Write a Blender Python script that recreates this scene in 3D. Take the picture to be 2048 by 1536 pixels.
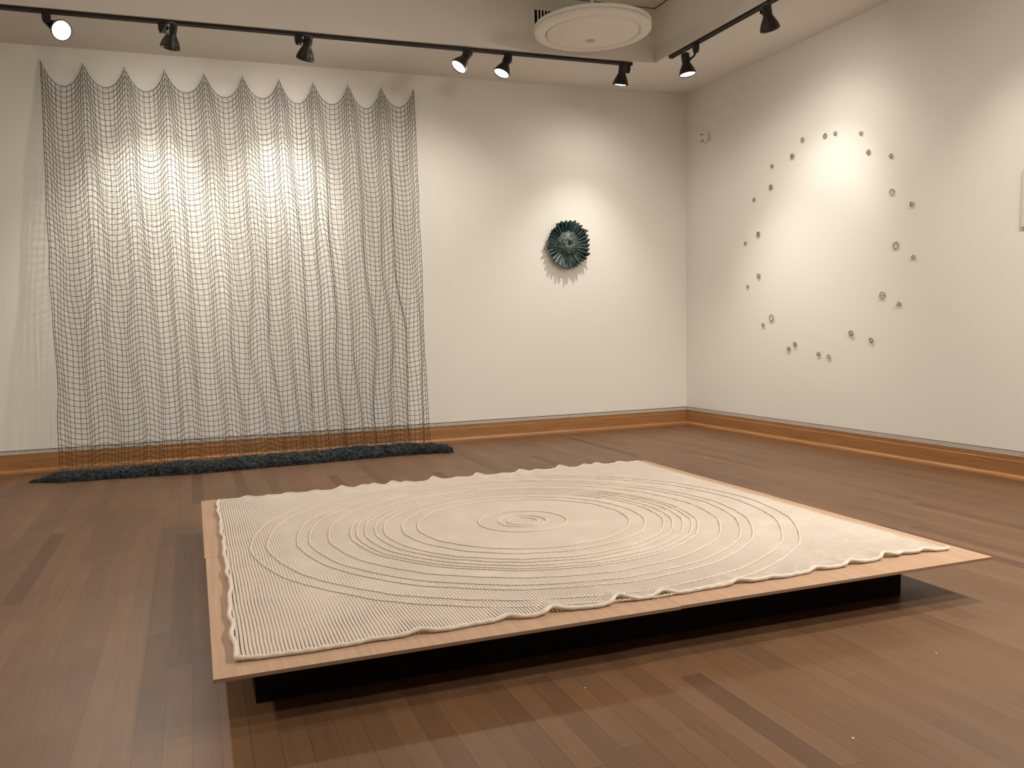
import bpy, bmesh, math, random
from mathutils import Vector, Matrix
random.seed(7)
for o in list(bpy.data.objects): bpy.data.objects.remove(o)
SC = bpy.context.scene
COL = SC.collection

# ------------------------------------------------------------------ camera
cam_d = bpy.data.cameras.new('camera'); cam = bpy.data.objects.new('camera', cam_d); COL.objects.link(cam)
R_ = Vector((0.9412, -0.3367, -0.0270)); F_ = Vector((0.3323, 0.9373, -0.1050)); 
F_.normalize(); R_ = (R_ - F_ * R_.dot(F_)).normalized(); U_ = R_.cross(F_)
cam.matrix_world = Matrix(((R_.x, U_.x, -F_.x, -4.2329), (R_.y, U_.y, -F_.y, -6.6040), (R_.z, U_.z, -F_.z, 0.9330), (0, 0, 0, 1)))
cam_d.sensor_fit = 'HORIZONTAL'; cam_d.sensor_width = 36.0
cam_d.lens = 1673.99 / 2048 * 36
cam_d.shift_x = 39.44 / 2048; cam_d.shift_y = 64.13 / 2048
cam_d.clip_start = 0.02
SC.camera = cam
# ------------------------------------------------------------------ world, exposure
w = bpy.data.worlds.new('world'); SC.world = w; w.use_nodes = True
w.node_tree.nodes['Background'].inputs[0].default_value = (1.0, 0.82, 0.62, 1)
w.node_tree.nodes['Background'].inputs[1].default_value = 0.0
SC.view_settings.view_transform = 'Standard'; SC.view_settings.look = 'None'
SC.view_settings.exposure = -0.17; SC.view_settings.gamma = 1.0
SC.view_settings.use_curve_mapping = False
LAMP = (.915, .838, .735)

# track heads: (face centre, aim direction, adapter x, adapter y, (beam, wide beam, spill) watts, beam cone degrees, label)
HEADS = [
 ((-4.862, -0.763, 2.793), (0.412, -0.795, -0.446), -4.946, -0.735, (135, 0, 66), 75,
  'black track spotlight glaring straight at the viewer, leftmost on the long track'),
 ((-4.251, -0.751, 2.748), (-0.17, 0.50, -0.84), -4.290, -0.728, (105, 18, 17), 70,
  'black track spotlight turned to the wall, second from the left above the net'),
 ((-3.406, -0.715, 2.755), (-0.14, 0.50, -0.85), -3.442, -0.715, (105, 18, 17), 70,
  'black track spotlight turned to the wall above the middle of the net'),
 ((-2.345, -0.768, 2.768), (-0.60, -0.12, -0.78), -2.262, -0.702, (88, 0, 48), 75,
  'black track spotlight tipped hard left with glowing face, left one of the close pair'),
 ((-1.997, -0.700, 2.768), (-0.43, -0.10, -0.89), -1.939, -0.700, (88, 0, 48), 75,
  'black track spotlight leaning left with glowing face, right one of the close pair'),
 ((-1.022, -0.690, 2.758), (-0.06, 0.22, -0.97), -0.965, -0.690, (86, 0, 26), 80,
  'black track spotlight pointing down at the right end of the long track'),
 ((-0.750, -1.198, 2.711), (0.083, -0.10, -0.976), -0.751, -1.249, (123, 0, 22), 80,
  'black track spotlight with glowing face at the near end of the short right-hand track'),
 ((-0.735, -2.096, 2.729), (0.44, 0.28, -0.85), -0.735, -2.006, (48, 28, 18), 70,
  'black track spotlight turned to the right wall, at the top edge of the picture'),
]
OFF_HEADS = [  # first read off the right wall's brightness; the rest unseen fill lamps, added
 ((-0.735, -3.30, 2.73), (0.45, 0.0, -0.85), -0.735, -3.22, (29, 0, 9), 75, 'black track spotlight further along the right-hand track beyond the picture'),
 ((-0.735, -4.30, 2.73), (-0.45, 0.25, -0.85), -0.735, -4.22, (0, 0, 280), 80, 'added fill spotlight turned inward on the right-hand track beyond the picture'),
 ((-0.735, -5.30, 2.73), (-0.50, 0.25, -0.85), -0.735, -5.22, (0, 0, 280), 80, 'added fill spotlight last but one on the right-hand track'),
 ((-0.735, -6.30, 2.73), (-0.50, 0.25, -0.85), -0.735, -6.22, (0, 0, 280), 80, 'added fill spotlight at the far end of the right-hand track'),
 ((-7.00, -2.40, 2.73), (0.45, -0.15, -0.85), -7.00, -2.32, (0, 0, 30), 80, 'added fill spotlight on the left-hand track nearest the back wall'),
 ((-7.00, -3.90, 2.73), (0.50, 0.10, -0.85), -7.00, -3.82, (0, 0, 150), 80, 'added fill spotlight in the middle of the left-hand track'),
 ((-7.00, -5.40, 2.73), (0.50, 0.20, -0.85), -7.00, -5.32, (0, 0, 150), 80, 'added fill spotlight behind the viewer on the left-hand track'),
 ((-5.90, -0.760, 2.75), (-0.10, -0.55, -0.83), -5.95, -0.720, (0, 0, 20), 75, 'added fill spotlight left of the picture on the long track'),
]

# ------------------------------------------------------------------ helpers
def tag(o, label=None, cat=None, group=None, kind=None):
    if label: o['label'] = label
    if cat: o['category'] = cat
    if group: o['group'] = group
    if kind: o['kind'] = kind
    return o
def empty(name, loc):
    o = bpy.data.objects.new(name, None); COL.objects.link(o); o.location = loc; o.empty_display_size = .05
    return o
def mesh(name, verts, faces, mats, parent=None, smooth=False, midx=None):
    me = bpy.data.meshes.new(name); me.from_pydata([tuple(v) for v in verts], [], faces)
    for m in (mats if isinstance(mats, (list, tuple)) else [mats]): me.materials.append(m)
    if midx: me.polygons.foreach_set('material_index', midx)
    if smooth: me.polygons.foreach_set('use_smooth', [True] * len(me.polygons))
    me.update()
    o = bpy.data.objects.new(name, me); COL.objects.link(o)
    if parent:
        o.parent = parent; o.matrix_parent_inverse = parent_inv(parent)
    return o
def parent_inv(p):
    m = Matrix.Identity(4); q = p
    while q: m = q.matrix_basis @ m if q.parent is None else q.matrix_parent_inverse @ q.matrix_basis @ m; q = q.parent
    return m.inverted()
class MB:
    def __init__(s): s.v = []; s.f = []; s.mi = []
    def add(s, v, f, m=0):
        n = len(s.v); s.v += v; s.f += [tuple(i + n for i in q) for q in f]; s.mi += [m] * len(f)
    def box(s, a, b, m=0, M=None):
        v = [Vector((x, y, z)) for x in (a[0], b[0]) for y in (a[1], b[1]) for z in (a[2], b[2])]
        if M: v = [M @ q for q in v]
        s.add(v, [(0, 1, 3, 2), (4, 6, 7, 5), (0, 4, 5, 1), (2, 3, 7, 6), (0, 2, 6, 4), (1, 5, 7, 3)], m)
    def lathe(s, prof, n=32, M=None, m=0, close=True):   # prof: (r, z) list
        v = []; f = []
        for r, z in prof:
            for i in range(n):
                a = 2 * math.pi * i / n; q = Vector((r * math.cos(a), r * math.sin(a), z)); v.append(M @ q if M else q)
        for k in range(len(prof) - 1):
            for i in range(n):
                j = (i + 1) % n; f.append((k * n + i, k * n + j, (k + 1) * n + j, (k + 1) * n + i))
        if close: f.append(tuple(range(n))[::-1]); f.append(tuple((len(prof) - 1) * n + i for i in range(n)))
        s.add(v, f, m)
    def tube(s, pts, r, n=4, closed=False, m=0, rs=None):
        pts = [Vector(p) for p in pts]; N = len(pts); v = []; f = []
        for i, p in enumerate(pts):
            a = pts[(i - 1) % N] if (closed or i > 0) else p; b = pts[(i + 1) % N] if (closed or i < N - 1) else p
            t = (b - a)
            t = t.normalized() if t.length > 1e-9 else Vector((1, 0, 0))
            h = Vector((0, 0, 1)) if abs(t.z) < .9 else Vector((0, 1, 0))
            x = t.cross(h).normalized(); y = t.cross(x); rr = rs[i] if rs else r
            for k in range(n):
                an = 2 * math.pi * k / n; v.append(p + (x * math.cos(an) + y * math.sin(an)) * rr)
        for i in range(N if closed else N - 1):
            j = (i + 1) % N
            for k in range(n):
                l = (k + 1) % n; f.append((i * n + k, i * n + l, j * n + l, j * n + k))
        if not closed: f.append(tuple(range(n))[::-1]); f.append(tuple((N - 1) * n + k for k in range(n)))
        s.add(v, f, m)
    def build(s, name, mats, parent=None, smooth=False):
        return mesh(name, s.v, s.f, mats, parent, smooth, s.mi)
def align(d, loc):    # matrix taking +Z to direction d
    return Matrix.Translation(Vector(loc)) @ Vector(d).to_track_quat('Z', 'Y').to_matrix().to_4x4()
def bevel(o, wd=.002, seg=2):
    m = o.modifiers.new('bevel', 'BEVEL'); m.width = wd; m.segments = seg; m.limit_method = 'ANGLE'

# ------------------------------------------------------------------ materials
def mat(name, col, rough=.6, metal=0., spec=.5):
    m = bpy.data.materials.new(name); m.use_nodes = True; b = m.node_tree.nodes['Principled BSDF']
    b.inputs['Base Color'].default_value = (*col, 1); b.inputs['Roughness'].default_value = rough
    b.inputs['Metallic'].default_value = metal; b.inputs['Specular IOR Level'].default_value = spec
    return m, m.node_tree, b
def node(nt, typ, **kw):
    n = nt.nodes.new(typ)
    for k, v in kw.items():
        if k.startswith('i_'): n.inputs[int(k[2:])].default_value = v
        else: setattr(n, k, v)
    return n
def math_n(nt, op, a, b=None, c=None):
    n = nt.nodes.new('ShaderNodeMath'); n.operation = op
    for i, x in enumerate((a, b, c)):
        if x is None: continue
        if isinstance(x, (int, float)): n.inputs[i].default_value = x
        else: nt.links.new(x, n.inputs[i])
    return n.outputs[0]
def ramp(nt, fac, stops):
    n = nt.nodes.new('ShaderNodeValToRGB'); e = n.color_ramp.elements
    while len(e) < len(stops): e.new(.5)
    for q, (p, c) in zip(e, stops): q.position = p; q.color = (*c, 1)
    nt.links.new(fac, n.inputs[0]); return n.outputs[0]
def mixc(nt, fac, a, b, mode='MIX'):
    n = nt.nodes.new('ShaderNodeMix'); n.data_type = 'RGBA'; n.blend_type = mode
    for s, x in ((n.inputs[0], fac), (n.inputs[6], a), (n.inputs[7], b)):
        if isinstance(x, (int, float)): s.default_value = x
        elif isinstance(x, tuple): s.default_value = (*x, 1)
        else: nt.links.new(x, s)
    return n.outputs[2]
def objco(nt):
    g = nt.nodes.new('ShaderNodeNewGeometry'); return g.outputs['Position']
def mapping(nt, vec, sc):
    n = node(nt, 'ShaderNodeMapping'); nt.links.new(vec, n.inputs[0]); n.inputs['Scale'].default_value = sc; return n.outputs[0]
def noise(nt, vec, scale, detail=3, rough=.55):
    n = node(nt, 'ShaderNodeTexNoise'); nt.links.new(vec, n.inputs['Vector'])
    n.inputs['Scale'].default_value = scale; n.inputs['Detail'].default_value = detail; n.inputs['Roughness'].default_value = rough
    return n.outputs[0]
def bump(nt, b, h, strength=.3, dist=.002):
    n = node(nt, 'ShaderNodeBump'); nt.links.new(h, n.inputs['Height']); n.inputs['Strength'].default_value = strength
    n.inputs['Distance'].default_value = dist; nt.links.new(n.outputs[0], b.inputs['Normal'])

# painted wall
M_wall, nt, b = mat('wall_paint', (.80, .785, .745), .75, spec=.25)
p = objco(nt); bump(nt, b, noise(nt, p, 60, 2), .12, .002)
M_ceil, nt, b = mat('ceiling_paint', (.80, .775, .72), .85, spec=.2)
p = objco(nt); bump(nt, b, noise(nt, p, 40, 2), .15, .002)

# wooden strip floor: boards run along y
M_floor, nt, b = mat('floor_wood', (.3, .17, .09), .4, spec=.32)
p = objco(nt); sp = node(nt, 'ShaderNodeSeparateXYZ'); nt.links.new(p, sp.inputs[0])
BW = .064
xs = math_n(nt, 'DIVIDE', sp.outputs[0], BW); row = math_n(nt, 'FLOOR', xs); fx = math_n(nt, 'FRACT', xs)
wn = node(nt, 'ShaderNodeTexWhiteNoise', noise_dimensions='1D'); nt.links.new(row, wn.inputs['W'])
ys = math_n(nt, 'ADD', math_n(nt, 'DIVIDE', sp.outputs[1], 1.15), math_n(nt, 'MULTIPLY', wn.outputs[0], 7.3))
idx = math_n(nt, 'FLOOR', ys); fy = math_n(nt, 'FRACT', ys)
cv = node(nt, 'ShaderNodeCombineXYZ'); nt.links.new(row, cv.inputs[0]); nt.links.new(idx, cv.inputs[1])
w2 = node(nt, 'ShaderNodeTexWhiteNoise', noise_dimensions='2D'); nt.links.new(cv.outputs[0], w2.inputs['Vector'])
rnd = w2.outputs[0]
gr = noise(nt, mapping(nt, p, (38, 2.2, 1)), 1.6, 5, .6)
bl = noise(nt, mapping(nt, p, (1, .8, 1)), 2.2, 3, .55)
base = ramp(nt, rnd, [(0, (.090, .045, .024)), (.07, (.130, .068, .035)), (.6, (.148, .079, .040)), (1, (.166, .090, .046))])
c = mixc(nt, .55, base, ramp(nt, gr, [(.3, (.78, .76, .74)), (.7, (1.12, 1.12, 1.10))]), 'MULTIPLY')
c = mixc(nt, .6, c, ramp(nt, bl, [(.3, (.82, .84, .86)), (.7, (1.12, 1.10, 1.06))]), 'MULTIPLY')
edge = math_n(nt, 'MULTIPLY', math_n(nt, 'GREATER_THAN', math_n(nt, 'MINIMUM', fx, math_n(nt, 'SUBTRACT', 1, fx)), .016),
              math_n(nt, 'GREATER_THAN', math_n(nt, 'MINIMUM', fy, math_n(nt, 'SUBTRACT', 1, fy)), .0011))
gapstr = math_n(nt, 'MULTIPLY', math_n(nt, 'SUBTRACT', 1, edge), math_n(nt, 'MULTIPLY_ADD', noise(nt, p, 1.3, 2), 1.2, -.15))
c = mixc(nt, gapstr, c, (.05, .027, .015))
nt.links.new(c, b.inputs['Base Color'])
rg = math_n(nt, 'MULTIPLY_ADD', noise(nt, p, 3.0, 4), .16, .36); nt.links.new(rg, b.inputs['Roughness'])
bump(nt, b, math_n(nt, 'ADD', math_n(nt, 'MULTIPLY', gr, .25), edge), .12, .001)

# oak baseboard
def wood(name, c1, c2, sc, rough=.4, s=3., spec=.5):
    m, nt, b = mat(name, c1, rough, spec=spec); p = objco(nt)
    g = noise(nt, mapping(nt, p, sc), s, 5, .6)
    nt.links.new(ramp(nt, g, [(.3, c1), (.7, c2)]), b.inputs['Base Color']); bump(nt, b, g, .05, .001)
    return m
M_oak_b = wood('oak_back', (.27, .122, .040), (.39, .190, .070), (1.2, 20, 26))
M_oak_r = wood('oak_right', (.27, .122, .040), (.39, .190, .070), (20, 1.2, 26))
M_ply = wood('plywood', (.375, .243, .155), (.46, .305, .20), (42, 1.2, 5), .65, 2.2, .3)
M_plyedge = wood('plywood_edge', (.22, .13, .075), (.38, .25, .155), (1, 1, 260), .8, 1.5, .2)
M_black, _, _ = mat('black_metal', (.012, .010, .009), .38)
M_blackm, _, _ = mat('black_matte', (.006, .005, .0045), .85, spec=.1)
M_gap, _, _ = mat('painted_gap_shade', (.16, .14, .12), .9, spec=.1)
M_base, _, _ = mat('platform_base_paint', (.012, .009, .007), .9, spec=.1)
M_strip, nt, b = mat('reveal_strip', (.50, .475, .41), .45)
M_white, _, _ = mat('white_plaster', (.82, .785, .72), .6)
M_whitep, _, _ = mat('white_plastic', (.80, .78, .74), .45)
M_grey, _, _ = mat('pale_grey', (.66, .63, .59), .6)
M_greyc, _, _ = mat('cap_grey', (.50, .475, .43), .6)
M_steel, _, _ = mat('steel', (.35, .33, .30), .35, 1.)
def emit(name, s, col=(1, .93, .82)):
    m, nt, b = mat(name, (.8, .8, .8), .2); b.inputs['Emission Color'].default_value = (*col, 1); b.inputs['Emission Strength'].default_value = s; return m
M_bulb = emit('lamp_glow', 14.)
# net cord
M_net, nt, b = mat('net_cord', (.040, .034, .026), .85, spec=.15)
M_heap, nt, b = mat('net_cord_heaped', (.030, .036, .038), .9, spec=.15)
p = objco(nt); nt.links.new(ramp(nt, noise(nt, p, 38, 4, .7), [(.35, (.020, .026, .030)), (.6, (.055, .068, .074)), (.8, (.13, .15, .155))]), b.inputs['Base Color'])
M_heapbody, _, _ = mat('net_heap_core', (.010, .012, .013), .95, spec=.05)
# knitted cotton
def knit(name, holes):
    m, nt, b = mat(name, (.65, .60, .53), .92, spec=.1)
    p = objco(nt); sp = node(nt, 'ShaderNodeSeparateXYZ')
    wob = node(nt, 'ShaderNodeTexNoise'); nt.links.new(p, wob.inputs['Vector']); wob.inputs['Scale'].default_value = 3.0
    vm = node(nt, 'ShaderNodeVectorMath', operation='SCALE'); nt.links.new(wob.outputs[1], vm.inputs[0]); vm.inputs['Scale'].default_value = .013
    va = node(nt, 'ShaderNodeVectorMath', operation='ADD'); nt.links.new(p, va.inputs[0]); nt.links.new(vm.outputs[0], va.inputs[1])
    nt.links.new(va.outputs[0], sp.inputs[0])
    sx = math_n(nt, 'SINE', math_n(nt, 'MULTIPLY', sp.outputs[0], 2 * math.pi / .0098))
    sy = math_n(nt, 'SINE', math_n(nt, 'MULTIPLY', sp.outputs[1], 2 * math.pi / .0130))
    h = math_n(nt, 'ADD', sx, math_n(nt, 'MULTIPLY', sy, .35))
    bump(nt, b, h, .34, .0012)
    n2 = noise(nt, p, 2.6, 3)
    nt.links.new(mixc(nt, n2, (.555, .49, .425), (.61, .545, .48)), b.inputs['Base Color'])
    if holes:
        # slots between the ribs, wide open along the near and left edges, nearly closed elsewhere
        ed = math_n(nt, 'MINIMUM', math_n(nt, 'SUBTRACT', sp.outputs[1], -4.54), math_n(nt, 'MULTIPLY', math_n(nt, 'SUBTRACT', sp.outputs[0], -4.17), 1.6))
        near = math_n(nt, 'MULTIPLY', math_n(nt, 'MAXIMUM', math_n(nt, 'SUBTRACT', 1, math_n(nt, 'DIVIDE', ed, .42)), 0), .30)
        pat = math_n(nt, 'MULTIPLY', math_n(nt, 'SUBTRACT', noise(nt, p, 7., 2), .5), .46)
        thr = math_n(nt, 'SUBTRACT', math_n(nt, 'ADD', near, pat), .92)     # -1 .. -.4
        slot = math_n(nt, 'LESS_THAN', sx, thr)
        gap = math_n(nt, 'LESS_THAN', sy, math_n(nt, 'ADD', .72, near))
        hole = math_n(nt, 'MULTIPLY', slot, gap)
        tr = node(nt, 'ShaderNodeBsdfTransparent'); mx = node(nt, 'ShaderNodeMixShader'); out = nt.nodes['Material Output']
        nt.links.new(hole, mx.inputs[0]); nt.links.new(b.outputs[0], mx.inputs[1]); nt.links.new(tr.outputs[0], mx.inputs[2]); nt.links.new(mx.outputs[0], out.inputs[0])
    return m
M_knit = knit('knitted_cotton', True)
M_hem, nt, b = mat('knit_hem', (.66, .595, .51), .9, spec=.1)
p = objco(nt); bump(nt, b, noise(nt, p, 160, 2), .4, .002)
# glazed teal sculpture
M_teal, nt, b = mat('teal_glaze', (.02, .05, .05), .38, spec=.6)
p = objco(nt); n1 = noise(nt, p, 16, 4, .65)
nt.links.new(ramp(nt, n1, [(.30, (.006, .009, .009)), (.46, (.010, .026, .026)), (.60, (.020, .075, .068)), (.74, (.025, .07, .105))]), b.inputs['Base Color'])
bump(nt, b, noise(nt, p, 90, 3), .6, .004)
M_dome, nt, b = mat('grey_teal_dome', (.05, .07, .065), .5, spec=.6)
nt.links.new(ramp(nt, noise(nt, objco(nt), 60, 4, .7), [(.35, (.012, .025, .025)), (.6, (.050, .078, .070)), (.75, (.11, .13, .115))]), b.inputs['Base Color'])
M_bead, _, _ = mat('glint_beads', (.50, .56, .52), .22, spec=.9)
M_wire, nt, b = mat('tarnished_wire', (.30, .24, .15), .5, .5)
nt.links.new(ramp(nt, noise(nt, objco(nt), 220, 2), [(.35, (.14, .11, .07)), (.65, (.50, .42, .29))]), b.inputs['Base Color'])

# ------------------------------------------------------------------ setting
H = 2.925; HT = 3.325      # soffit and tray heights
D2 = Vector((0.0254, -0.9997, 0)).normalized(); N2 = Vector((-0.9997, -0.0254, 0)).normalized()
def W2(s, z, d=0.): return D2 * s + N2 * d + Vector((0, 0, z))
def W1(x, z, d=0.): return Vector((x, -d, z))
XL, YF = -8.6, -8.6
m_ = MB(); m_.box((XL - .1, YF - .1, -.08), (.5, .1, 0)); tag(m_.build('floor', M_floor), kind='structure')
# back wall: painted panel stops above the reveal, darker backing behind
m_ = MB(); m_.box((XL, 0, .166), (.0, .12, H)); m_.box((XL, .022, 0), (.02, .12, .1655))
tag(m_.build('wall_back', M_wall), kind='structure')
m_ = MB()
def prism_w2(m_, s0, s1, d0, d1, z0, z1, mi=0):
    v = [W2(s, z, d) for s in (s0, s1) for d in (d0, d1) for z in (z0, z1)]
    m_.add(v, [(0, 1, 3, 2), (4, 6, 7, 5), (0, 4, 5, 1), (2, 3, 7, 6), (0, 2, 6, 4), (1, 5, 7, 3)], mi)
prism_w2(m_, -.12, 8.6, -.12, 0, .166, H); prism_w2(m_, -.02, 8.6, -.12, -.022, 0, .1655)
tag(m_.build('wall_right', M_wall), kind='structure')
m_ = MB(); m_.box((XL - .12, YF, 0), (XL, .12, H)); tag(m_.build('wall_left', M_wall), kind='structure')
m_ = MB(); m_.box((XL - .12, YF - .12, 0), (.3, YF, H)); tag(m_.build('wall_front', M_wall), kind='structure')
# ceiling: lower soffit around a raised tray
tx1, ty1, tx0, ty0 = -.747, -.741, -7.4, -7.6
m_ = MB()
def ring_faces(z, o, i):
    v = [Vector((x, y, z)) for x, y in ((o[0], o[1]), (o[2], o[1]), (o[2], o[3]), (o[0], o[3]), (i[0], i[1]), (i[2], i[1]), (i[2], i[3]), (i[0], i[3]))]
    m_.add(v, [(0, 4, 5, 1), (1, 5, 6, 2), (2, 6, 7, 3), (3, 7, 4, 0)])
m_.box((XL, ty1, H), (.3, .12, HT + .1)); m_.box((XL, YF - .1, H), (.3, ty0, HT + .1))
m_.box((XL, ty0, H), (tx0, ty1, HT + .1))
# right hand soffit: its edge runs parallel to the right wall
def rx(y): return tx1 + (ty1 - y) * .0254
m_.add([Vector(q) for q in ((tx1, ty1, H), (.3, ty1, H), (.4, ty0, H), (rx(ty0), ty0, H), (tx1, ty1, HT + .1), (.3, ty1, HT + .1), (.4, ty0, HT + .1), (rx(ty0), ty0, HT + .1))],
       [(0, 3, 2, 1), (4, 5, 6, 7), (0, 4, 7, 3), (0, 1, 5, 4), (2, 3, 7, 6), (1, 2, 6, 5)])
m_.box((tx0 - .01, ty0 - .01, HT), (tx1 + .3, ty1 + .01, HT + .1))
tag(m_.build('ceiling', M_ceil), kind='structure')
m_ = MB(); m_.box((tx0, ty1 - .010, HT - .0035), (tx1 - .01, ty1 - .001, HT - .001))  # dark strips painted in for the shade of the tray's top gap
m_.add([Vector(q) for q in ((tx1 - .010, ty1, HT - .0035), (tx1 - .001, ty1, HT - .0035), (rx(ty0) - .001, ty0, HT - .0035), (rx(ty0) - .010, ty0, HT - .0035),
        (tx1 - .010, ty1, HT - .001), (tx1 - .001, ty1, HT - .001), (rx(ty0) - .001, ty0, HT - .001), (rx(ty0) - .010, ty0, HT - .001))],
       [(0, 3, 2, 1), (4, 5, 6, 7), (0, 4, 7, 3), (0, 1, 5, 4), (2, 3, 7, 6), (1, 2, 6, 5)])
tag(m_.build('trim_gap_shade', M_gap), kind='structure')
# baseboards: extruded profile (distance from wall, height)
prof = [(-.018, .134), (.003, .134), (.003, .1115), (.015, .1115), (.0165, .110), (.0165, .036)]
for k in range(7):
    a = math.pi / 2 * k / 6; prof.append((.0165 + .021 * math.sin(a), .012 + .023 * math.cos(a)))
prof += [(.0375, 0.0), (-.018, 0.0)]
def extrude(fn, s0, s1, pr, n=1):
    v = []; f = []; N = len(pr)
    for k in range(n + 1):
        s = s0 + (s1 - s0) * k / n
        v += [fn(s, z, d) for d, z in pr]
    for k in range(n):
        for i in range(N):
            j = (i + 1) % N; f.append((k * N + i, k * N + j, (k + 1) * N + j, (k + 1) * N + i))
    f.append(tuple(range(N))[::-1]); f.append(tuple(n * N + i for i in range(N)))
    return v, f
v, f = extrude(lambda s, z, d: W1(s, z, d), XL, -.0, prof); bb = mesh('baseboard_back', v, f, M_oak_b); tag(bb, kind='structure')
v, f = extrude(lambda s, z, d: W2(s, z, d), .0, 8.6, prof); br = mesh('baseboard_right', v, f, M_oak_r); tag(br, kind='structure')
# reveal strips with joints and screw holes
m_ = MB(); x = 0.0; holes = MB()
while x > XL + .1:
    x2 = max(x - 1.19, XL); m_.box((x2 + .0012, -.0004, .1362), (x - .0012, .016, .1600)); x = x2
for x in [-.42 - .595 * k for k in range(13)]:
    for dx, z in ((-.009, .1515), (.010, .1505), (.002, .1440)):
        M = Matrix.Translation((x + dx, -.0006, z)) @ Matrix.Rotation(math.pi / 2, 4, 'X'); holes.lathe([(.0018, 0), (.0018, .0006)], 8, M, 1)
m_.v, base_v = m_.v, None
m_.add(holes.v, holes.f, 1)
tag(m_.build('trim_1', [M_strip, M_blackm]), kind='structure')
m_ = MB(); s = 0.0
while s < 8.4:
    s2 = min(s + 1.1, 8.6); prism_w2(m_, s + .0012, s2 - .0012, -.016, .0004, .1362, .1622); s = s2
for s in [.5 + .55 * k for k in range(10)]:
    for ds, z in ((-.010, .1515), (.009, .1500), (0, .1440)):
        c = W2(s + ds, z, .0005); M = align(N2, c); m_.lathe([(.0018, 0), (.0018, .0006)], 8, M, 1)
tag(m_.build('trim_2', [M_strip, M_blackm]), kind='structure')

# ------------------------------------------------------------------ lighting tracks and heads
def track(a, b, label):
    a = Vector(a); b = Vector(b); d = (b - a); L = d.length; d.normalize(); root = empty('lighting_track', a); tag(root, label, 'track', 'black lighting tracks under the ceiling edge')
    M = Matrix.Translation(a) @ Matrix.Rotation(math.atan2(d.y, d.x), 4, 'Z')
    k = MB()
    k.box((0, -.018, -.020), (L, -.006, 0), M=M); k.box((0, .006, -.020), (L, .018, 0), M=M); k.box((0, -.018, -.004), (L, .018, -.0002), M=M)
    k.build('rail', M_black, root)
    k = MB(); k.box((.002, -.006, -.011), (L - .002, .006, -.004), M=M); k.build('conductor_channel', M_blackm, root)
    for e in (0, L):
        k = MB(); k.box((e - .008 if e == 0 else e, -.0185, -.022), (e if e == 0 else e + .012, .0185, -.0002), M=M); o = k.build('end_cap', M_black, root)
    return root
track((-8.2, -.72, H), (-.938, -.694, H), 'long black lighting track running above the net and the round relief')
track((-.722, -.935, H), (-.722 + .0254 * 5.6, -6.5, H), 'short black lighting track running off the top of the picture at right')
track((-7.02, -1.2, H), (-7.02, -6.5, H), 'added unseen lighting track on the left side, carrying fill spotlights')  # unseen track, added to hold the left-hand fill lamps

def head(spec, n):
    fc, d, ax, ay, power, cone, label = spec
    fc = Vector(fc); d = Vector(d).normalized()
    ay2 = -.72 + (ax + 8.2) / (8.2 - .938) * .026 if ay > -.8 else ay
    if ay < -.8 and ax > -1: ax = -.722 + (-.935 - ay) * .0254
    if ax < -6.9: ax = -7.02
    P = Vector((ax, ay2, H - .022)); ontrack2 = ay < -.8
    root = empty('track_spotlight', P); tag(root, label, 'spotlight', 'black track spotlights')
    k = MB()
    sx, sy = (.013, .024) if ontrack2 else (.024, .013)
    k.box(P + Vector((-sx, -sy, -.040)), P + Vector((sx, sy, .001)))
    k.box(P + Vector((-sx * .8, -sy * .8, -.056)), P + Vector((sx * .8, sy * .8, -.038)))
    o = k.build('adapter', M_black, root); bevel(o, .0015)
    # geometry along aim axis: face at 0, rear at -.155
    M = align(d, fc)
    k = MB()
    k.lathe([(.0001, -.150), (.024, -.150), (.0285, -.147), (.0295, -.142), (.0295, -.132), (.0285, -.130), (.0285, -.082), (.031, -.075), (.040, -.058), (.052, -.034), (.0585, -.012),
             (.0605, -.010), (.0605, .000), (.0585, .003), (.0555, .003), (.055, -.004), (.049, -.030), (.036, -.055), (.001, -.058)], 40, M, close=False)
    k.build('housing', M_black, root, True)
    # ribs on the rear cylinder
    k = MB()
    for z in (-.138, -.126, -.114, -.102): k.lathe([(.0285, z), (.0305, z), (.0305, z + .004), (.0285, z + .004)], 32, M, close=False)
    k.build('cooling_ring', M_black, root)
    k = MB(); k.lathe([(.0545, -.006), (.050, -.003), (.038, .0005), (.020, .002), (.0005, .0025)], 36, M, close=False)
    k.build('lamp_face', M_bulb, root, True)
    # bent arm from adapter to side of the housing
    side = d.cross(Vector((0, 0, 1)))
    side = side.normalized() if side.length > .15 else Vector((1, 0, 0))
    A = P + Vector((0, 0, -.050)); B = fc - d * .112
    if (A - (B + side * .036)).length > (A - (B - side * .036)).length: side = -side
    E = B + side * .036
    k = MB(); mid = A.lerp(E, .45) + Vector((0, 0, -.004)) + side * .006
    k.tube([A, mid, E, E - side * .01], .0075, 8); k.build('arm', M_black, root, True)
    k = MB(); k.lathe([(.0001, 0), (.011, 0), (.012, .002), (.012, .008), (.0001, .009)], 20, align(side, E - side * .003), close=False); k.build('pivot_knob', M_black, root, True)
    for nm, en, cn, rad in (('lamp_beam', power[0], cone, .03), ('lamp_wide_beam', power[1], 115, .035), ('lamp_spill', power[2], 165, .08)):
        if not en: continue
        L = bpy.data.lights.new(nm, 'SPOT'); L.energy = en; L.color = LAMP; L.spot_size = math.radians(cn); L.spot_blend = 1.; L.shadow_soft_size = rad
        lo = bpy.data.objects.new(nm, L); COL.objects.link(lo); lo.parent = root; lo.matrix_parent_inverse = parent_inv(root)
        lo.matrix_basis = Matrix.Translation(fc + d * .012) @ (-d).to_track_quat('Z', 'Y').to_matrix().to_4x4()
for n, h in enumerate(HEADS + OFF_HEADS): head(h, n)

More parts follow.
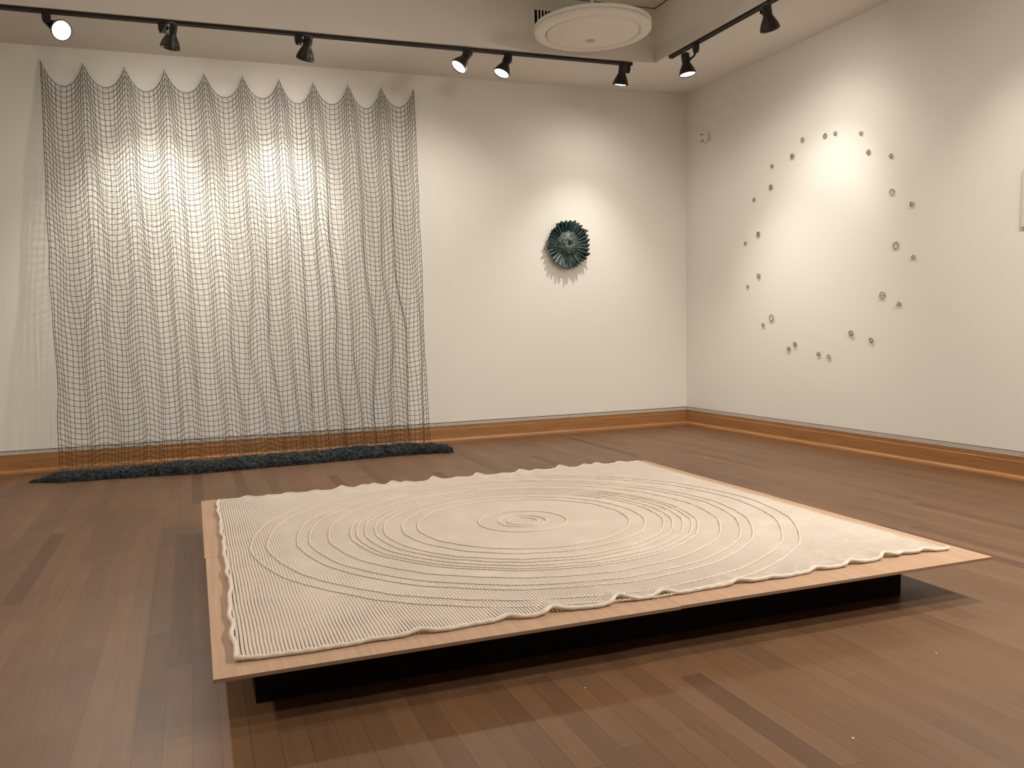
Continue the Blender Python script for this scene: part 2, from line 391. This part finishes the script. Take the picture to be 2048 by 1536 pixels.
# ------------------------------------------------------------------ pendant saucer and vent
root = empty('pendant_saucer_light', (-1.51, -1.20, HT)); tag(root, 'large round white saucer-shaped ceiling fixture hanging in the raised tray', 'ceiling light')
C = Matrix.Translation((-1.51, -1.20, 2.932)); R0 = .400
k = MB(); k.lathe([(R0 - .076, .0), (R0 - .074, -.003), (R0 - .004, -.001), (R0, .004), (R0, .022), (R0 - .012, .0235), (R0 - .012, .0285), (R0 - .002, .030), (R0 + .001, .034), (R0, .050), (R0 - .006, .053),
                   (.30, .056), (.08, .058), (.001, .058)], 96, C, close=False); k.build('rim', M_white, root, True)
k = MB(); pr = [(R0 - .0795, .012), (R0 - .079, -.001)]
for i in range(1, 13):
    t = i / 12; pr.append(((R0 - .079) * (1 - t) + .001, -.001 - .050 * math.sin(t * math.pi / 2) ** 1.0))
k.lathe(pr, 96, C, close=False); k.build('dish', M_white, root, True)
k = MB(); k.lathe([(.034, -.0475), (.034, -.053), (.030, -.0545), (.001, -.0545)], 32, C @ Matrix.Translation((-.012, .012, 0)), close=False); k.build('centre_cap', M_greyc, root, True)
k = MB(); k.lathe([(.011, .055), (.011, HT - 2.932 - .02), (.05, HT - 2.932 - .018), (.055, HT - 2.932 - .001)], 24, C, close=False); k.build('stem', M_white, root, True)

root = empty('air_vent', (-1.60, ty1 - .001, 3.12)); tag(root, 'white slotted air vent on the tray face, half hidden behind the round saucer fixture', 'vent')
x0, x1, z0, z1 = -1.782, -1.40, 3.0, 3.245
k = MB(); yf = ty1 - .010; yb = ty1 - .0005
k.box((x0, yf, z0), (x1, yb, z0 + .044)); k.box((x0, yf, z1 - .024), (x1, yb, z1)); k.box((x0, yf, z0 + .044), (x0 + .034, yb, z1 - .024)); k.box((x1 - .034, yf, z0 + .044), (x1, yb, z1 - .024))
o = k.build('frame', M_ceil, root); bevel(o, .002)
k = MB(); k.box((x0 + .034, ty1 - .0025, z0 + .044), (x1 - .034, ty1 - .0008, z1 - .024)); k.build('backing', M_blackm, root)
n = 12
for i in range(1, n):
    xx = x0 + .034 + (x1 - x0 - .068) * i / n
    k = MB(); k.box((xx - .0045, ty1 - .009, z0 + .044), (xx + .0045, ty1 - .003, z1 - .024)); k.build('slat', M_white, root)

# ------------------------------------------------------------------ fishing net
PK = [(-5.089, 2.818), (-4.825, 2.815), (-4.562, 2.808), (-4.300, 2.811), (-4.034, 2.806), (-3.767, 2.804), (-3.507, 2.804), (-3.257, 2.800), (-2.994, 2.800), (-2.738, 2.795), (-2.480, 2.797)]
rn = random.Random(3)
NC = 12; NR = 71; KS = .25 / 2.8
ua = 1.80; sh = math.sinh(ua)
def cat(t, L, sag):
    s = (2 * t - 1) * sh; u = math.asinh(s); x = (u / ua + 1) / 2 * L; z = sag * (1 - (math.cosh(u) - 1) / (math.cosh(ua) - 1)); return x, z
sags = [.160, .146, .154, .144, .157, .145, .165, .153, .167, .139]
def vnoise(seed):
    r = random.Random(seed); G = {}
    def f(x, y):
        xi, yi = math.floor(x), math.floor(y); a, b_ = x - xi, y - yi; a = a * a * (3 - 2 * a); b_ = b_ * b_ * (3 - 2 * b_)
        def g(i, j):
            if (i, j) not in G: G[(i, j)] = random.Random(seed * 7919 + i * 131 + j * 17).uniform(-1, 1)
            return G[(i, j)]
        return (g(xi, yi) * (1 - a) + g(xi + 1, yi) * a) * (1 - b_) + (g(xi, yi + 1) * (1 - a) + g(xi + 1, yi + 1) * a) * b_
    return f
n1, n2, n3, n4 = vnoise(1), vnoise(2), vnoise(3), vnoise(4)
cols = []          # (span, t)
cols.append((0, 0.0))
for i in range(10):
    for j in range(NC): cols.append((i, (j + .5) / NC))
cols.append((9, 1.0))
NCOL = len(cols); grid = {}
for c, (i, t) in enumerate(cols):
    xa, za = PK[i]; xb, zb = PK[i + 1]; L = xb - xa
    cx, cz = cat(t, L, sags[i]); ztop = za + (zb - za) * t - cz
    g = (i + t) / 10
    for k in range(NR):
        q = k / (NR - 1)
        wd = 1 - math.exp(-k / 13)
        ph = n1((i + t) * 1.3, k / 16) * .20 * wd
        fold = t + .047 * math.sin(4 * math.pi * (t + ph)) - .018 * math.sin(2 * math.pi * (t + ph))
        if False: fold = t + .03 * n1(i * 1.7 + t, k / 20) * (0 if g in (0, 1) else 1)
        x = xa + cx * (1 - wd) + fold * L * wd
        drift = .075 * math.sin(math.pi * g) * q ** 1.2 + .020 * n2(g * 7, k / 20) * wd * min(1, 8 * min(g, 1 - g))
        edge = -.045 * (1 - g) * q - .040 * g * q
        x += drift + edge
        # rows: the scallop fades into soft waves lower down
        amp = .30 + .70 * math.exp(-k / 26)
        zrow = (za + (zb - za) * t) - .012 - cz * amp * (1 + .15 * n3(i + t, k / 15) * wd) - k * (2.62 / (NR - 1)) * 1.0
        if k == 0: zrow = ztop
        else:
            zf = ztop - k * (ztop - .02 - .030 * cz * 4) / (NR - 1)
            zl = (za + (zb - za) * t) - (.156 * (1 - amp)) - cz * amp
            zrow = zl - k * (2.645 / (NR - 1)) * (1 + 0.0 * t)
            if t in (0, 1): zrow -= .004
        z = zrow + .005 * n4(c * .37, k * .45) * wd
        if k > NR - 8: z = max(z, .035)
        z = max(z, .03)
        y = -.018 - KS * (2.8 - z) - .034 * wd * (1 + math.cos(2 * math.pi * (t + ph))) * .5 - .028 * wd * math.sin(4 * math.pi * (t + ph)) * .5
        x += (rn.uniform(-1, 1) * .0016 + .006 * n4(c * .21 + 50, k * .16)) * wd; z += (rn.uniform(-1, 1) * .0016 + .006 * n3(c * .17 + 30, k * .2)) * wd; y += (rn.uniform(-1, 1) * .003 + .018 * n1(c * .13 + 90, k * .09)) * wd
        grid[c, k] = Vector((x, min(y, -.008), z))
net = empty('fishing_net', (-3.8, -.05, 0)); tag(net, 'dark knotted fishing net hung in scallops on the back wall, end heaped below', 'net')
k_ = MB(); RN = .00195
for c in range(NCOL):
    if c in (0, NCOL - 1): rr = RN * 1.2
    else: rr = RN
    k_.tube([grid[c, k] for k in range(NR)], rr, 3)
for k in range(NR):
    pts = []
    for c in range(NCOL):
        pts.append(grid[c, k])
        if c < NCOL - 1:
            a, b2 = grid[c, k], grid[c + 1, k]; ln = (b2 - a).length; sl = max(0, .036 - ln) * .28
            if k > 0: pts.append((a + b2) / 2 + Vector((0, -sl * .8, -sl * rn.uniform(.0, 1.0))))
    if k == 0:      # the head cord runs over every nail
        pts = []
        for c in range(NCOL):
            if 0 < c < NCOL - 1 and cols[c][0] != cols[c - 1][0]: pts.append(Vector((PK[cols[c][0]][0], -.016, PK[cols[c][0]][1])))
            pts.append(grid[c, 0])
    k_.tube(pts, RN * (1.25 if k == 0 else 1), 3)
k_.build('hanging_net', M_net, net)
for x, z in PK:
    k = MB(); k.lathe([(.0016, -.004), (.0016, .020), (.0036, .020), (.0036, .022), (.0002, .0225)], 10, align((0, -1, .25), (x, -.001, z)), close=False); k.build('nail', M_steel, net)
# heap: mound with tangled cords
HF = [(-5.30, -.452, -.440, .002), (-5.20, -.505, -.40, .02), (-5.10, -.563, -.355, .045), (-4.90, -.578, -.37, .055), (-4.70, -.589, -.40, .06), (-4.45, -.622, -.41, .062), (-4.24, -.645, -.40, .068), (-4.00, -.632, -.38, .066),
      (-3.84, -.617, -.36, .066), (-3.50, -.597, -.315, .068), (-3.20, -.574, -.29, .070), (-2.90, -.558, -.30, .070), (-2.70, -.560, -.355, .066), (-2.55, -.578, -.42, .062), (-2.46, -.600, -.50, .055), (-2.415, -.585, -.56, .012)]
def hp(x):
    for a, b_ in zip(HF, HF[1:]):
        if a[0] <= x <= b_[0]:
            t = (x - a[0]) / (b_[0] - a[0]); return [a[i] + (b_[i] - a[i]) * t for i in range(4)]
    return HF[0] if x < HF[0][0] else HF[-1]
def hs(x, v):     # v 0..1 front to back across the arch
    _, yf_, yb_, h = hp(x); a = math.pi * v; yc = (yf_ + yb_) / 2; hw = (yb_ - yf_) / 2
    yy = yc - math.cos(a) * hw; zz = h * math.sin(a) ** .75
    zz += .011 * n1(x * 16, v * 5) * math.sin(a); yy += .010 * n2(x * 13, v * 4)
    return Vector((x, yy, max(zz, .002)))
V = []; Fc = []; NX, NV = 220, 12
for i in range(NX):
    x = -5.30 + (2.885) * i / (NX - 1)
    for j in range(NV):
        q = hs(x, j / (NV - 1)); q.z = max(q.z * .9 - .002, .001); V.append(q)
for i in range(NX - 1):
    for j in range(NV):
        j2 = (j + 1) % NV; Fc.append((i * NV + j, i * NV + j2, (i + 1) * NV + j2, (i + 1) * NV + j))
Fc.append(tuple(range(NV))); Fc.append(tuple((NX - 1) * NV + j for j in range(NV))[::-1])
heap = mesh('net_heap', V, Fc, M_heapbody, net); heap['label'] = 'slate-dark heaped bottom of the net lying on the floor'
k = MB(); rr = random.Random(11)
for _ in range(3400):
    x = rr.uniform(-5.29, -2.42); v = rr.uniform(.0, 1.0); a = rr.choice([rr.gauss(0, .35), rr.uniform(-3.14, 3.14)]); pts = []
    for s in range(6):
        q = hs(min(max(x, -5.29), -2.42), min(max(v, .0), 1.)); q.z += rr.uniform(-.001, .006) ; q.z = max(q.z, .002); q.y += rr.uniform(-.004, .004); pts.append(q)
        a += rr.gauss(0, .8); x += math.cos(a) * .016; v += math.sin(a) * .09
    k.tube(pts, .0019, 3)
for _ in range(260):      # loose mesh loops standing at the rim and the ends
    x = rr.choice([rr.uniform(-5.28, -2.42), rr.uniform(-2.7, -2.40), rr.uniform(-5.2, -4.5)]); v = rr.choice([rr.uniform(.55, .95), rr.uniform(.05, .5)]); c0 = hs(min(x, -2.43), v)
    s = .010; rot = rr.uniform(0, 3.14); pts = []
    for q in range(7):
        an = q * math.pi / 3.5; pts.append(c0 + Vector((math.cos(an) * s * math.cos(rot), math.cos(an) * s * math.sin(rot), max(.008 + math.sin(an) * s, -c0.z + .002))))
    k.tube(pts, .0014, 3, closed=True)
o = k.build('tangled_cords', M_heap, heap); o['kind'] = 'stuff'

# ------------------------------------------------------------------ round ruffled relief on the back wall
rel = empty('ruffled_relief', (-1.18, 0, 1.61)); tag(rel, 'round dark teal ruffled relief with a domed centre hanging on the back wall', 'sculpture')
NA, NRAD = 420, 34; V = []; Fc = []; NP = 33
rr = random.Random(5); pa = [rr.uniform(.55, 1.35) for _ in range(NP)]; po = [rr.uniform(-.18, .18) for _ in range(NP)]; pl = [rr.uniform(-.010, .007) for _ in range(NP)]
def pleat(th):
    u = th / (2 * math.pi) * NP; i = int(u) % NP; fr = u - int(u)
    j = (i + 1) % NP; w_ = fr * fr * (3 - 2 * fr)
    A = pa[i] * (1 - w_) + pa[j] * w_; O = po[i] * (1 - w_) + po[j] * w_; Lr = pl[i] * (1 - w_) + pl[j] * w_
    return A, math.cos(2 * math.pi * (u + O)), Lr
for ir in range(NRAD):
    r = ir / (NRAD - 1)
    for ia in range(NA):
        th = 2 * math.pi * ia / NA; A, cs, Lr = pleat(th)
        w_ = max(0, (r - .42) / .58) ** .8
        R = r * (.186 + Lr * w_ + .010 * (1 - (1 - abs(cs)) ** 2) * w_ * (1 if cs > 0 else -.25) + .005 * n1(th * 3, 3))
        if r < .5: dep = .026
        else: dep = .026 + .022 * ((r - .5) / .5) ** 1.2
        dep += .014 * A * math.copysign(abs(cs) ** .7, cs) * w_ + .006 * n2(th * 5, r * 6) * w_
        an = th + .05 * math.sin(cs * 1.5 + th * 3) * w_
        V.append(Vector((-1.18 + R * 1.02 * math.cos(an), -max(dep, .006), 1.612 + R * 1.06 * math.sin(an))))
for ir in range(NRAD - 1):
    for ia in range(NA):
        j = (ia + 1) % NA; Fc.append((ir * NA + ia, (ir + 1) * NA + ia, (ir + 1) * NA + j, ir * NA + j))
o = mesh('ruffle', V, Fc, M_teal, rel, True); md = o.modifiers.new('solid', 'SOLIDIFY'); md.thickness = .0035; md.offset = 1
# domed centre with a dark hollow
V = []; Fc = []; ND = 18
for ir in range(ND):
    r = ir / (ND - 1)
    for ia in range(72):
        th = 2 * math.pi * ia / 72; R = r * .104 * (1 + .10 * n3(math.cos(th) * 4 + 5, math.sin(th) * 4 + 5))
        dep = .048 * math.sqrt(max(0, 1 - (r * .97) ** 2)) ** 1.3 + .022 - .034 * math.exp(-(r / .20) ** 4) + .0060 * n4(R * math.cos(th) * 90, R * math.sin(th) * 90)
        V.append(Vector((-1.178 + R * math.cos(th), -dep, 1.622 + R * math.sin(th))))
for ir in range(ND - 1):
    for ia in range(72):
        j = (ia + 1) % 72; Fc.append((ir * 72 + ia, (ir + 1) * 72 + ia, (ir + 1) * 72 + j, ir * 72 + j))
dome = mesh('dome', V, Fc, M_dome, rel, True)
k = MB()  # pale beads put in for the specks of light on the dome
for _ in range(420):
    th = rr.uniform(0, 6.283); r = abs(rr.gauss(0, .5)); r = min(r, .98)
    if r < .16 and rr.random() < .4: continue
    R = r * .104; dep = .048 * math.sqrt(max(0, 1 - (r * .97) ** 2)) ** 1.3 + .022 - .034 * math.exp(-(r / .20) ** 4) + .0015
    c0 = Vector((-1.178 + R * math.cos(th), -dep, 1.622 + R * math.sin(th))); s = rr.uniform(.0014, .0030)
    k.add([c0 + Vector(q) * s for q in ((1, 0, 0), (-1, 0, 0), (0, 1, 0), (0, -1, 0), (0, 0, 1), (0, 0, -1))], [(0, 2, 4), (2, 1, 4), (1, 3, 4), (3, 0, 4), (2, 0, 5), (1, 2, 5), (3, 1, 5), (0, 3, 5)])
o = k.build('bead_glints', M_bead, dome); o['kind'] = 'stuff'

# ------------------------------------------------------------------ loop of small wire rings on the right wall
RG = [
 (1.482, 2.229, 32, 'small oval wire ring on the upper left arc, first left of the topmost pair'),
 (1.707, 2.209, 34, 'wire ring at the top of the loop, left one of the topmost pair'),
 (1.805, 2.204, 28, 'small wire ring at the top of the loop, right one of the topmost pair'),
 (2.038, 2.153, 28, 'tiny wire ring alone at the upper right of the loop, level with the topmost pair'),
 (1.377, 2.131, 36, 'tall narrow wire ring on the upper left arc, inside and below its upper neighbour'),
 (1.154, 2.102, 27, 'small dark wire ring on the upper left, directly above a paler inner ring'),
 (1.142, 1.948, 36, 'pale oval wire ring on the inner left side, directly below a smaller dark one'),
 (0.946, 1.883, 26, 'tiny wire ring on the outer left side, highest of the outer left column'),
 (2.104, 2.019, 34, 'wire ring at the upper right, below the lone tiny ring'),
 (2.293, 1.956, 30, 'wire ring on the right arc, directly above a larger paler ring'),
 (2.304, 1.728, 42, 'larger pale wire ring on the upper right side, below a darker small one'),
 (2.463, 1.630, 34, 'dark thick wire ring on the outer right side, highest of the outer right column'),
 (0.999, 1.610, 36, 'wire ring on the inner left side at about mid height of the loop'),
 (0.840, 1.556, 25, 'tiny wire ring farthest left in the whole loop'),
 (2.346, 1.387, 48, 'large open pale wire ring on the right side, middle of the inner right column'),
 (2.486, 1.300, 32, 'dark clotted wire ring farthest right in the whole loop'),
 (1.006, 1.282, 34, 'wire ring on the inner left side, below mid height of the loop'),
 (0.871, 1.207, 22, 'smallest dark wire ring, on the outer left side below mid height'),
 (2.244, 1.075, 48, 'largest wire ring with a wide open hole, low on the right side'),
 (2.382, 1.014, 34, 'dark closed wire ring just right of and below the largest ring'),
 (1.162, 0.950, 48, 'large open wire ring at the lower left of the loop'),
 (1.065, 0.897, 28, 'small dark wire ring just left of and below the large lower left ring'),
 (1.980, 0.827, 38, 'wire ring at the lower right, inner one of the lower right pair'),
 (2.160, 0.781, 34, 'wire ring at the lower right casting a shadow below, outer one of that pair'),
 (1.426, 0.750, 34, 'wire ring at the lower left, upper right one of a close pair'),
 (1.360, 0.715, 32, 'wire ring at the lower left, lower left one of a close pair'),
 (1.675, 0.681, 32, 'brownish wire ring at the bottom of the loop, left one of the lowest pair'),
 (1.777, 0.662, 33, 'wire ring at the very bottom of the loop, right one of the lowest pair'),
]
for n, (s, z, hpx, lab) in enumerate(RG):
    rr = random.Random(100 + n)
    P = W2(s, z, 0); dist = (P - Vector(cam.location)).length
    D = hpx / 2.845 / (1674 / dist) * .80; big = hpx >= 40
    Rm = D / 2 * (.84 if big else .70); rt = D / 2 * (.085 if big else .15)
    k = MB(); NS = 40
    for st in range(4):
        p0 = rr.uniform(0, 6.28); tw = rr.choice([3, 4, 5, -4]); pts = []
        ex = rr.uniform(.9, 1.08); lum = [rr.uniform(-.14, .14) for _ in range(5)]
        for q in range(NS):
            a = 2 * math.pi * q / NS; b_ = a * tw + p0
            RR = Rm * (1 + sum(l * math.sin(a * (i + 2) + i * 1.7) for i, l in enumerate(lum)) * .45) + rt * math.cos(b_)
            pts.append(D2 * (s + RR * ex * math.cos(a)) + Vector((0, 0, z + RR / ex * math.sin(a))) + N2 * max(.0030 + rt * (1.35 + math.sin(b_)) + (.005 if not big else .003) * (.5 + .5 * math.sin(a * 2 + n)), .0035))
        k.tube(pts, rt * .52, 6, closed=True)
    k.tube([W2(s, z + Rm * .9, 0.0005), W2(s, z + Rm * .95, .009)], .0011, 6)
    o = k.build('wire_ring', M_wire, None, True); tag(o, lab, 'ring', 'small wire rings pinned in a loop on the right wall')
    me = o.data; me.transform(Matrix.Translation(-P)); o.location = P

# ------------------------------------------------------------------ small wall device and panel on the right wall
dev = empty('motion_sensor', W2(.305, 2.50)); tag(dev, 'small white sensor box high on the right wall near the corner', 'sensor')
k = MB(); prism_w2(k, .262, .345, .0005, .030, 2.455, 2.540); o = k.build('case', M_whitep, dev); bevel(o, .006, 3)
k = MB(); prism_w2(k, .266, .302, .0302, .0325, 2.522, 2.528); k.build('slot', M_blackm, dev)
k = MB(); k.tube([W2(.276 + .036 * q / 8, 2.462 + .016 * math.sin(math.pi * q / 8), .032) for q in range(9)], .0022, 6); k.build('bracket', M_blackm, dev)
k = MB(); prism_w2(k, .345, .372, .0005, .012, 2.47, 2.52); o = k.build('mount', M_grey, dev); bevel(o, .003)
k = MB(); prism_w2(k, 3.196, 3.60, .0005, .016, 1.400, 1.712); o = k.build('wall_panel', M_grey); bevel(o, .003); tag(o, 'pale grey flat panel on the right wall, cut by the right edge of the picture', 'panel')

# ------------------------------------------------------------------ platform
plat = empty('display_platform', (-3.02, -3.5, 0)); tag(plat, 'low square plywood platform on a recessed dark base, set on the wooden floor', 'platform')
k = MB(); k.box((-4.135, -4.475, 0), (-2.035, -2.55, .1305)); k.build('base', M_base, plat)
ZT, ZB = .140, .1308
for (a, b_) in (((-4.234, -4.626), (-2.984, -3.500)), ((-2.982, -4.621), (-1.800, -3.4975)), ((-4.2375, -3.4985), (-3.024, -2.386)), ((-3.022, -3.4955), (-1.795, -2.358))):
    k = MB(); ya0, ya1 = a[1], b_[1]
    k.box((a[0], a[1], ZB), (b_[0], b_[1], ZT)); k.mi = [1, 1, 1, 1, 1, 0]
    k.mi = [1, 1, 1, 1, 1, 0]
    o = k.build('plywood_sheet', [M_ply, M_plyedge], plat)

# ------------------------------------------------------------------ knitted blanket
bl = empty('knitted_blanket', (-3.01, -3.49, .14)); tag(bl, 'cream knitted blanket with raised concentric rings spread over the plywood platform', 'blanket')
NXg, NYg = 300, 280
fd = [(-3.848, .006), (-3.716, .018), (-3.469, .022), (-3.334, .030), (-3.123, .040), (-2.98, .028), (-2.715, .020), (-2.60, .010), (-2.419, .022), (-2.274, .026), (-2.118, .034), (-2.042, .016), (-1.953, .022)]
bd = [(-4.028, .016), (-3.921, .006), (-3.83, .010), (-3.700, .012), (-3.566, .026), (-3.46, .018), (-3.40, .022), (-3.303, .028), (-3.234, .014), (-3.082, .034), (-2.95, .010), (-2.837, .030), (-2.70, .010), (-2.588, .028), (-2.497, .014), (-2.348, .030), (-2.203, .020), (-2.127, .022), (-1.98, .016)]
def rip(x, L, wd): return sum(h * math.exp(-((x - c) / wd) ** 2) for c, h in L)
def bpt(u, v):
    xl = -4.163 - .012 * (1 - v) ** 3 + .008 * n1(v * 9, 2) + .006 * n2(v * 24, 5)
    xr = -1.870 + .012 * n1(v * 4, 9) + .004 * n2(v * 22, 8) + .018 * max(0, v - .9) * 10 * .6
    x = xl + (xr - xl) * u
    yf_ = -4.500 - .045 * math.sin(min(1, (1 - u) * 1.9) * math.pi / 2) + (.012 * u) + .62 * rip(x, fd, .026) + .006 * n3(u * 26, 1)
    yf_ -= .012 * max(0, u - .94) / .06
    yb_ = -2.455 + .052 * u - .3 * 0 + .9 * rip(x, bd, .022) + .004 * n3(u * 30, 4)
    yb_ = min(yb_, -2.386 + .028 * u + .0)
    y = yf_ + (yb_ - yf_) * v
    ef = math.exp(-(v * 1.0 / .035) ** 1.3); eb = math.exp(-((1 - v) / .03) ** 1.3); el = math.exp(-((u) / .02) ** 1.3); er = math.exp(-((1 - u) / .02) ** 1.3)
    z = .1455 + 1.1 * rip(x, fd, .040) * ef * .28 + .75 * rip(x, bd, .032) * eb * .6 + .003 * (n4(v * 14, 3) + 1) * el
    z += .0012 * n1(x * 6, y * 6) + .001 * n2(x * 19, y * 19)
    z += .0015 * math.exp(-((x + 2.35) / .3) ** 2) * n3(x * 8 - y * 30, y * 4)
    return Vector((x, y, max(z, .1432)))
V = [bpt(i / (NXg - 1), j / (NYg - 1)) for j in range(NYg) for i in range(NXg)]
Fc = [(j * NXg + i, j * NXg + i + 1, (j + 1) * NXg + i + 1, (j + 1) * NXg + i) for j in range(NYg - 1) for i in range(NXg - 1)]
mesh('knitted_field', V, Fc, M_knit, bl, True)
k = MB(); per = [(i / 400, 0) for i in range(400)] + [(1, j / 400) for j in range(400)] + [(1 - i / 400, 1) for i in range(400)] + [(0, 1 - j / 400) for j in range(400)]
hemp = [bpt(u, v) + Vector((0, 0, -.0012 if u == 1 else .0008)) for u, v in per]
hrs = [(.0064 if v_ == 0 or u_ == 0 else .0034 if u_ == 1 else .0044) * (1 + .12 * math.sin(i * .9)) for i, (u_, v_) in enumerate(per)]
for q, r_ in zip(hemp, hrs): q.z = max(q.z, .1402 + r_)
k.tube(hemp, .007, 8, closed=True, rs=hrs); k.build('hem', M_hem, bl, True)
# raised rings: polygonal circles of bobbled stitches
for R in (1.070, 1.010, .900, .855, .781, .697, .673, .640, .600, .565, .492, .430, .180, .0975, .062):
    k = MB(); per_ = 2 * math.pi * R; NB = max(24, int(per_ / .0105)); pts = []; rs = []
    for q in range(NB * 2):
        a = math.pi * q / NB; th = a
        seg = math.radians(22.5); al = (th % seg) - seg / 2; rr_ = R * (1.0 + .35 * (math.cos(seg / 2) / math.cos(al) - 1))
        rr_ += .0012 * math.sin(q * 1.3)
        x = -3.008 + rr_ * math.cos(th); y = -3.488 + rr_ * math.sin(th) * (.985 if R > .9 else 1)
        side = abs(math.cos(th)) > .90
        pts.append(Vector((x, y, .1470 + .0012 * n1(x * 6, y * 6) + .001 * n2(x * 19, y * 19)))); rs.append(.0034 if side else (.0038 if q % 2 else .0016))
    k.tube(pts, .003, 6, closed=True, rs=rs); k.build('raised_ring', M_hem, bl, True)

# ------------------------------------------------------------------ crumbs on the floor
for (x, y, s, lab) in [(-2.90, -5.19, .0030, 'tiny pale crumb on the floor boards in the lower right foreground'),
                       (-2.34, -4.90, .0022, 'tiny pale crumb on the floor, right of the platform shadow'),
                       (-3.40, -5.17, .0026, 'tiny pale crumb on the floor near the middle of the bottom edge'),
                       (-3.33, -4.72, .0022, 'tiny pale crumb on the floor in the shadow just before the platform'),
                       (-.95, -1.72, .0035, 'tiny pale crumb on the floor between blanket and right wall')]:
    rr = random.Random(int(-x * 100)); bm = bmesh.new(); bmesh.ops.create_icosphere(bm, subdivisions=2, radius=s)
    for v_ in bm.verts: v_.co *= rr.uniform(.8, 1.2); v_.co.z = max(v_.co.z * .6, -s * .5)
    me = bpy.data.meshes.new('crumb'); bm.to_mesh(me); bm.free(); me.materials.append(M_whitep)
    o = bpy.data.objects.new('crumb', me); COL.objects.link(o); o.location = (x, y, s * .5); tag(o, lab, 'crumb', 'crumbs on the floor')
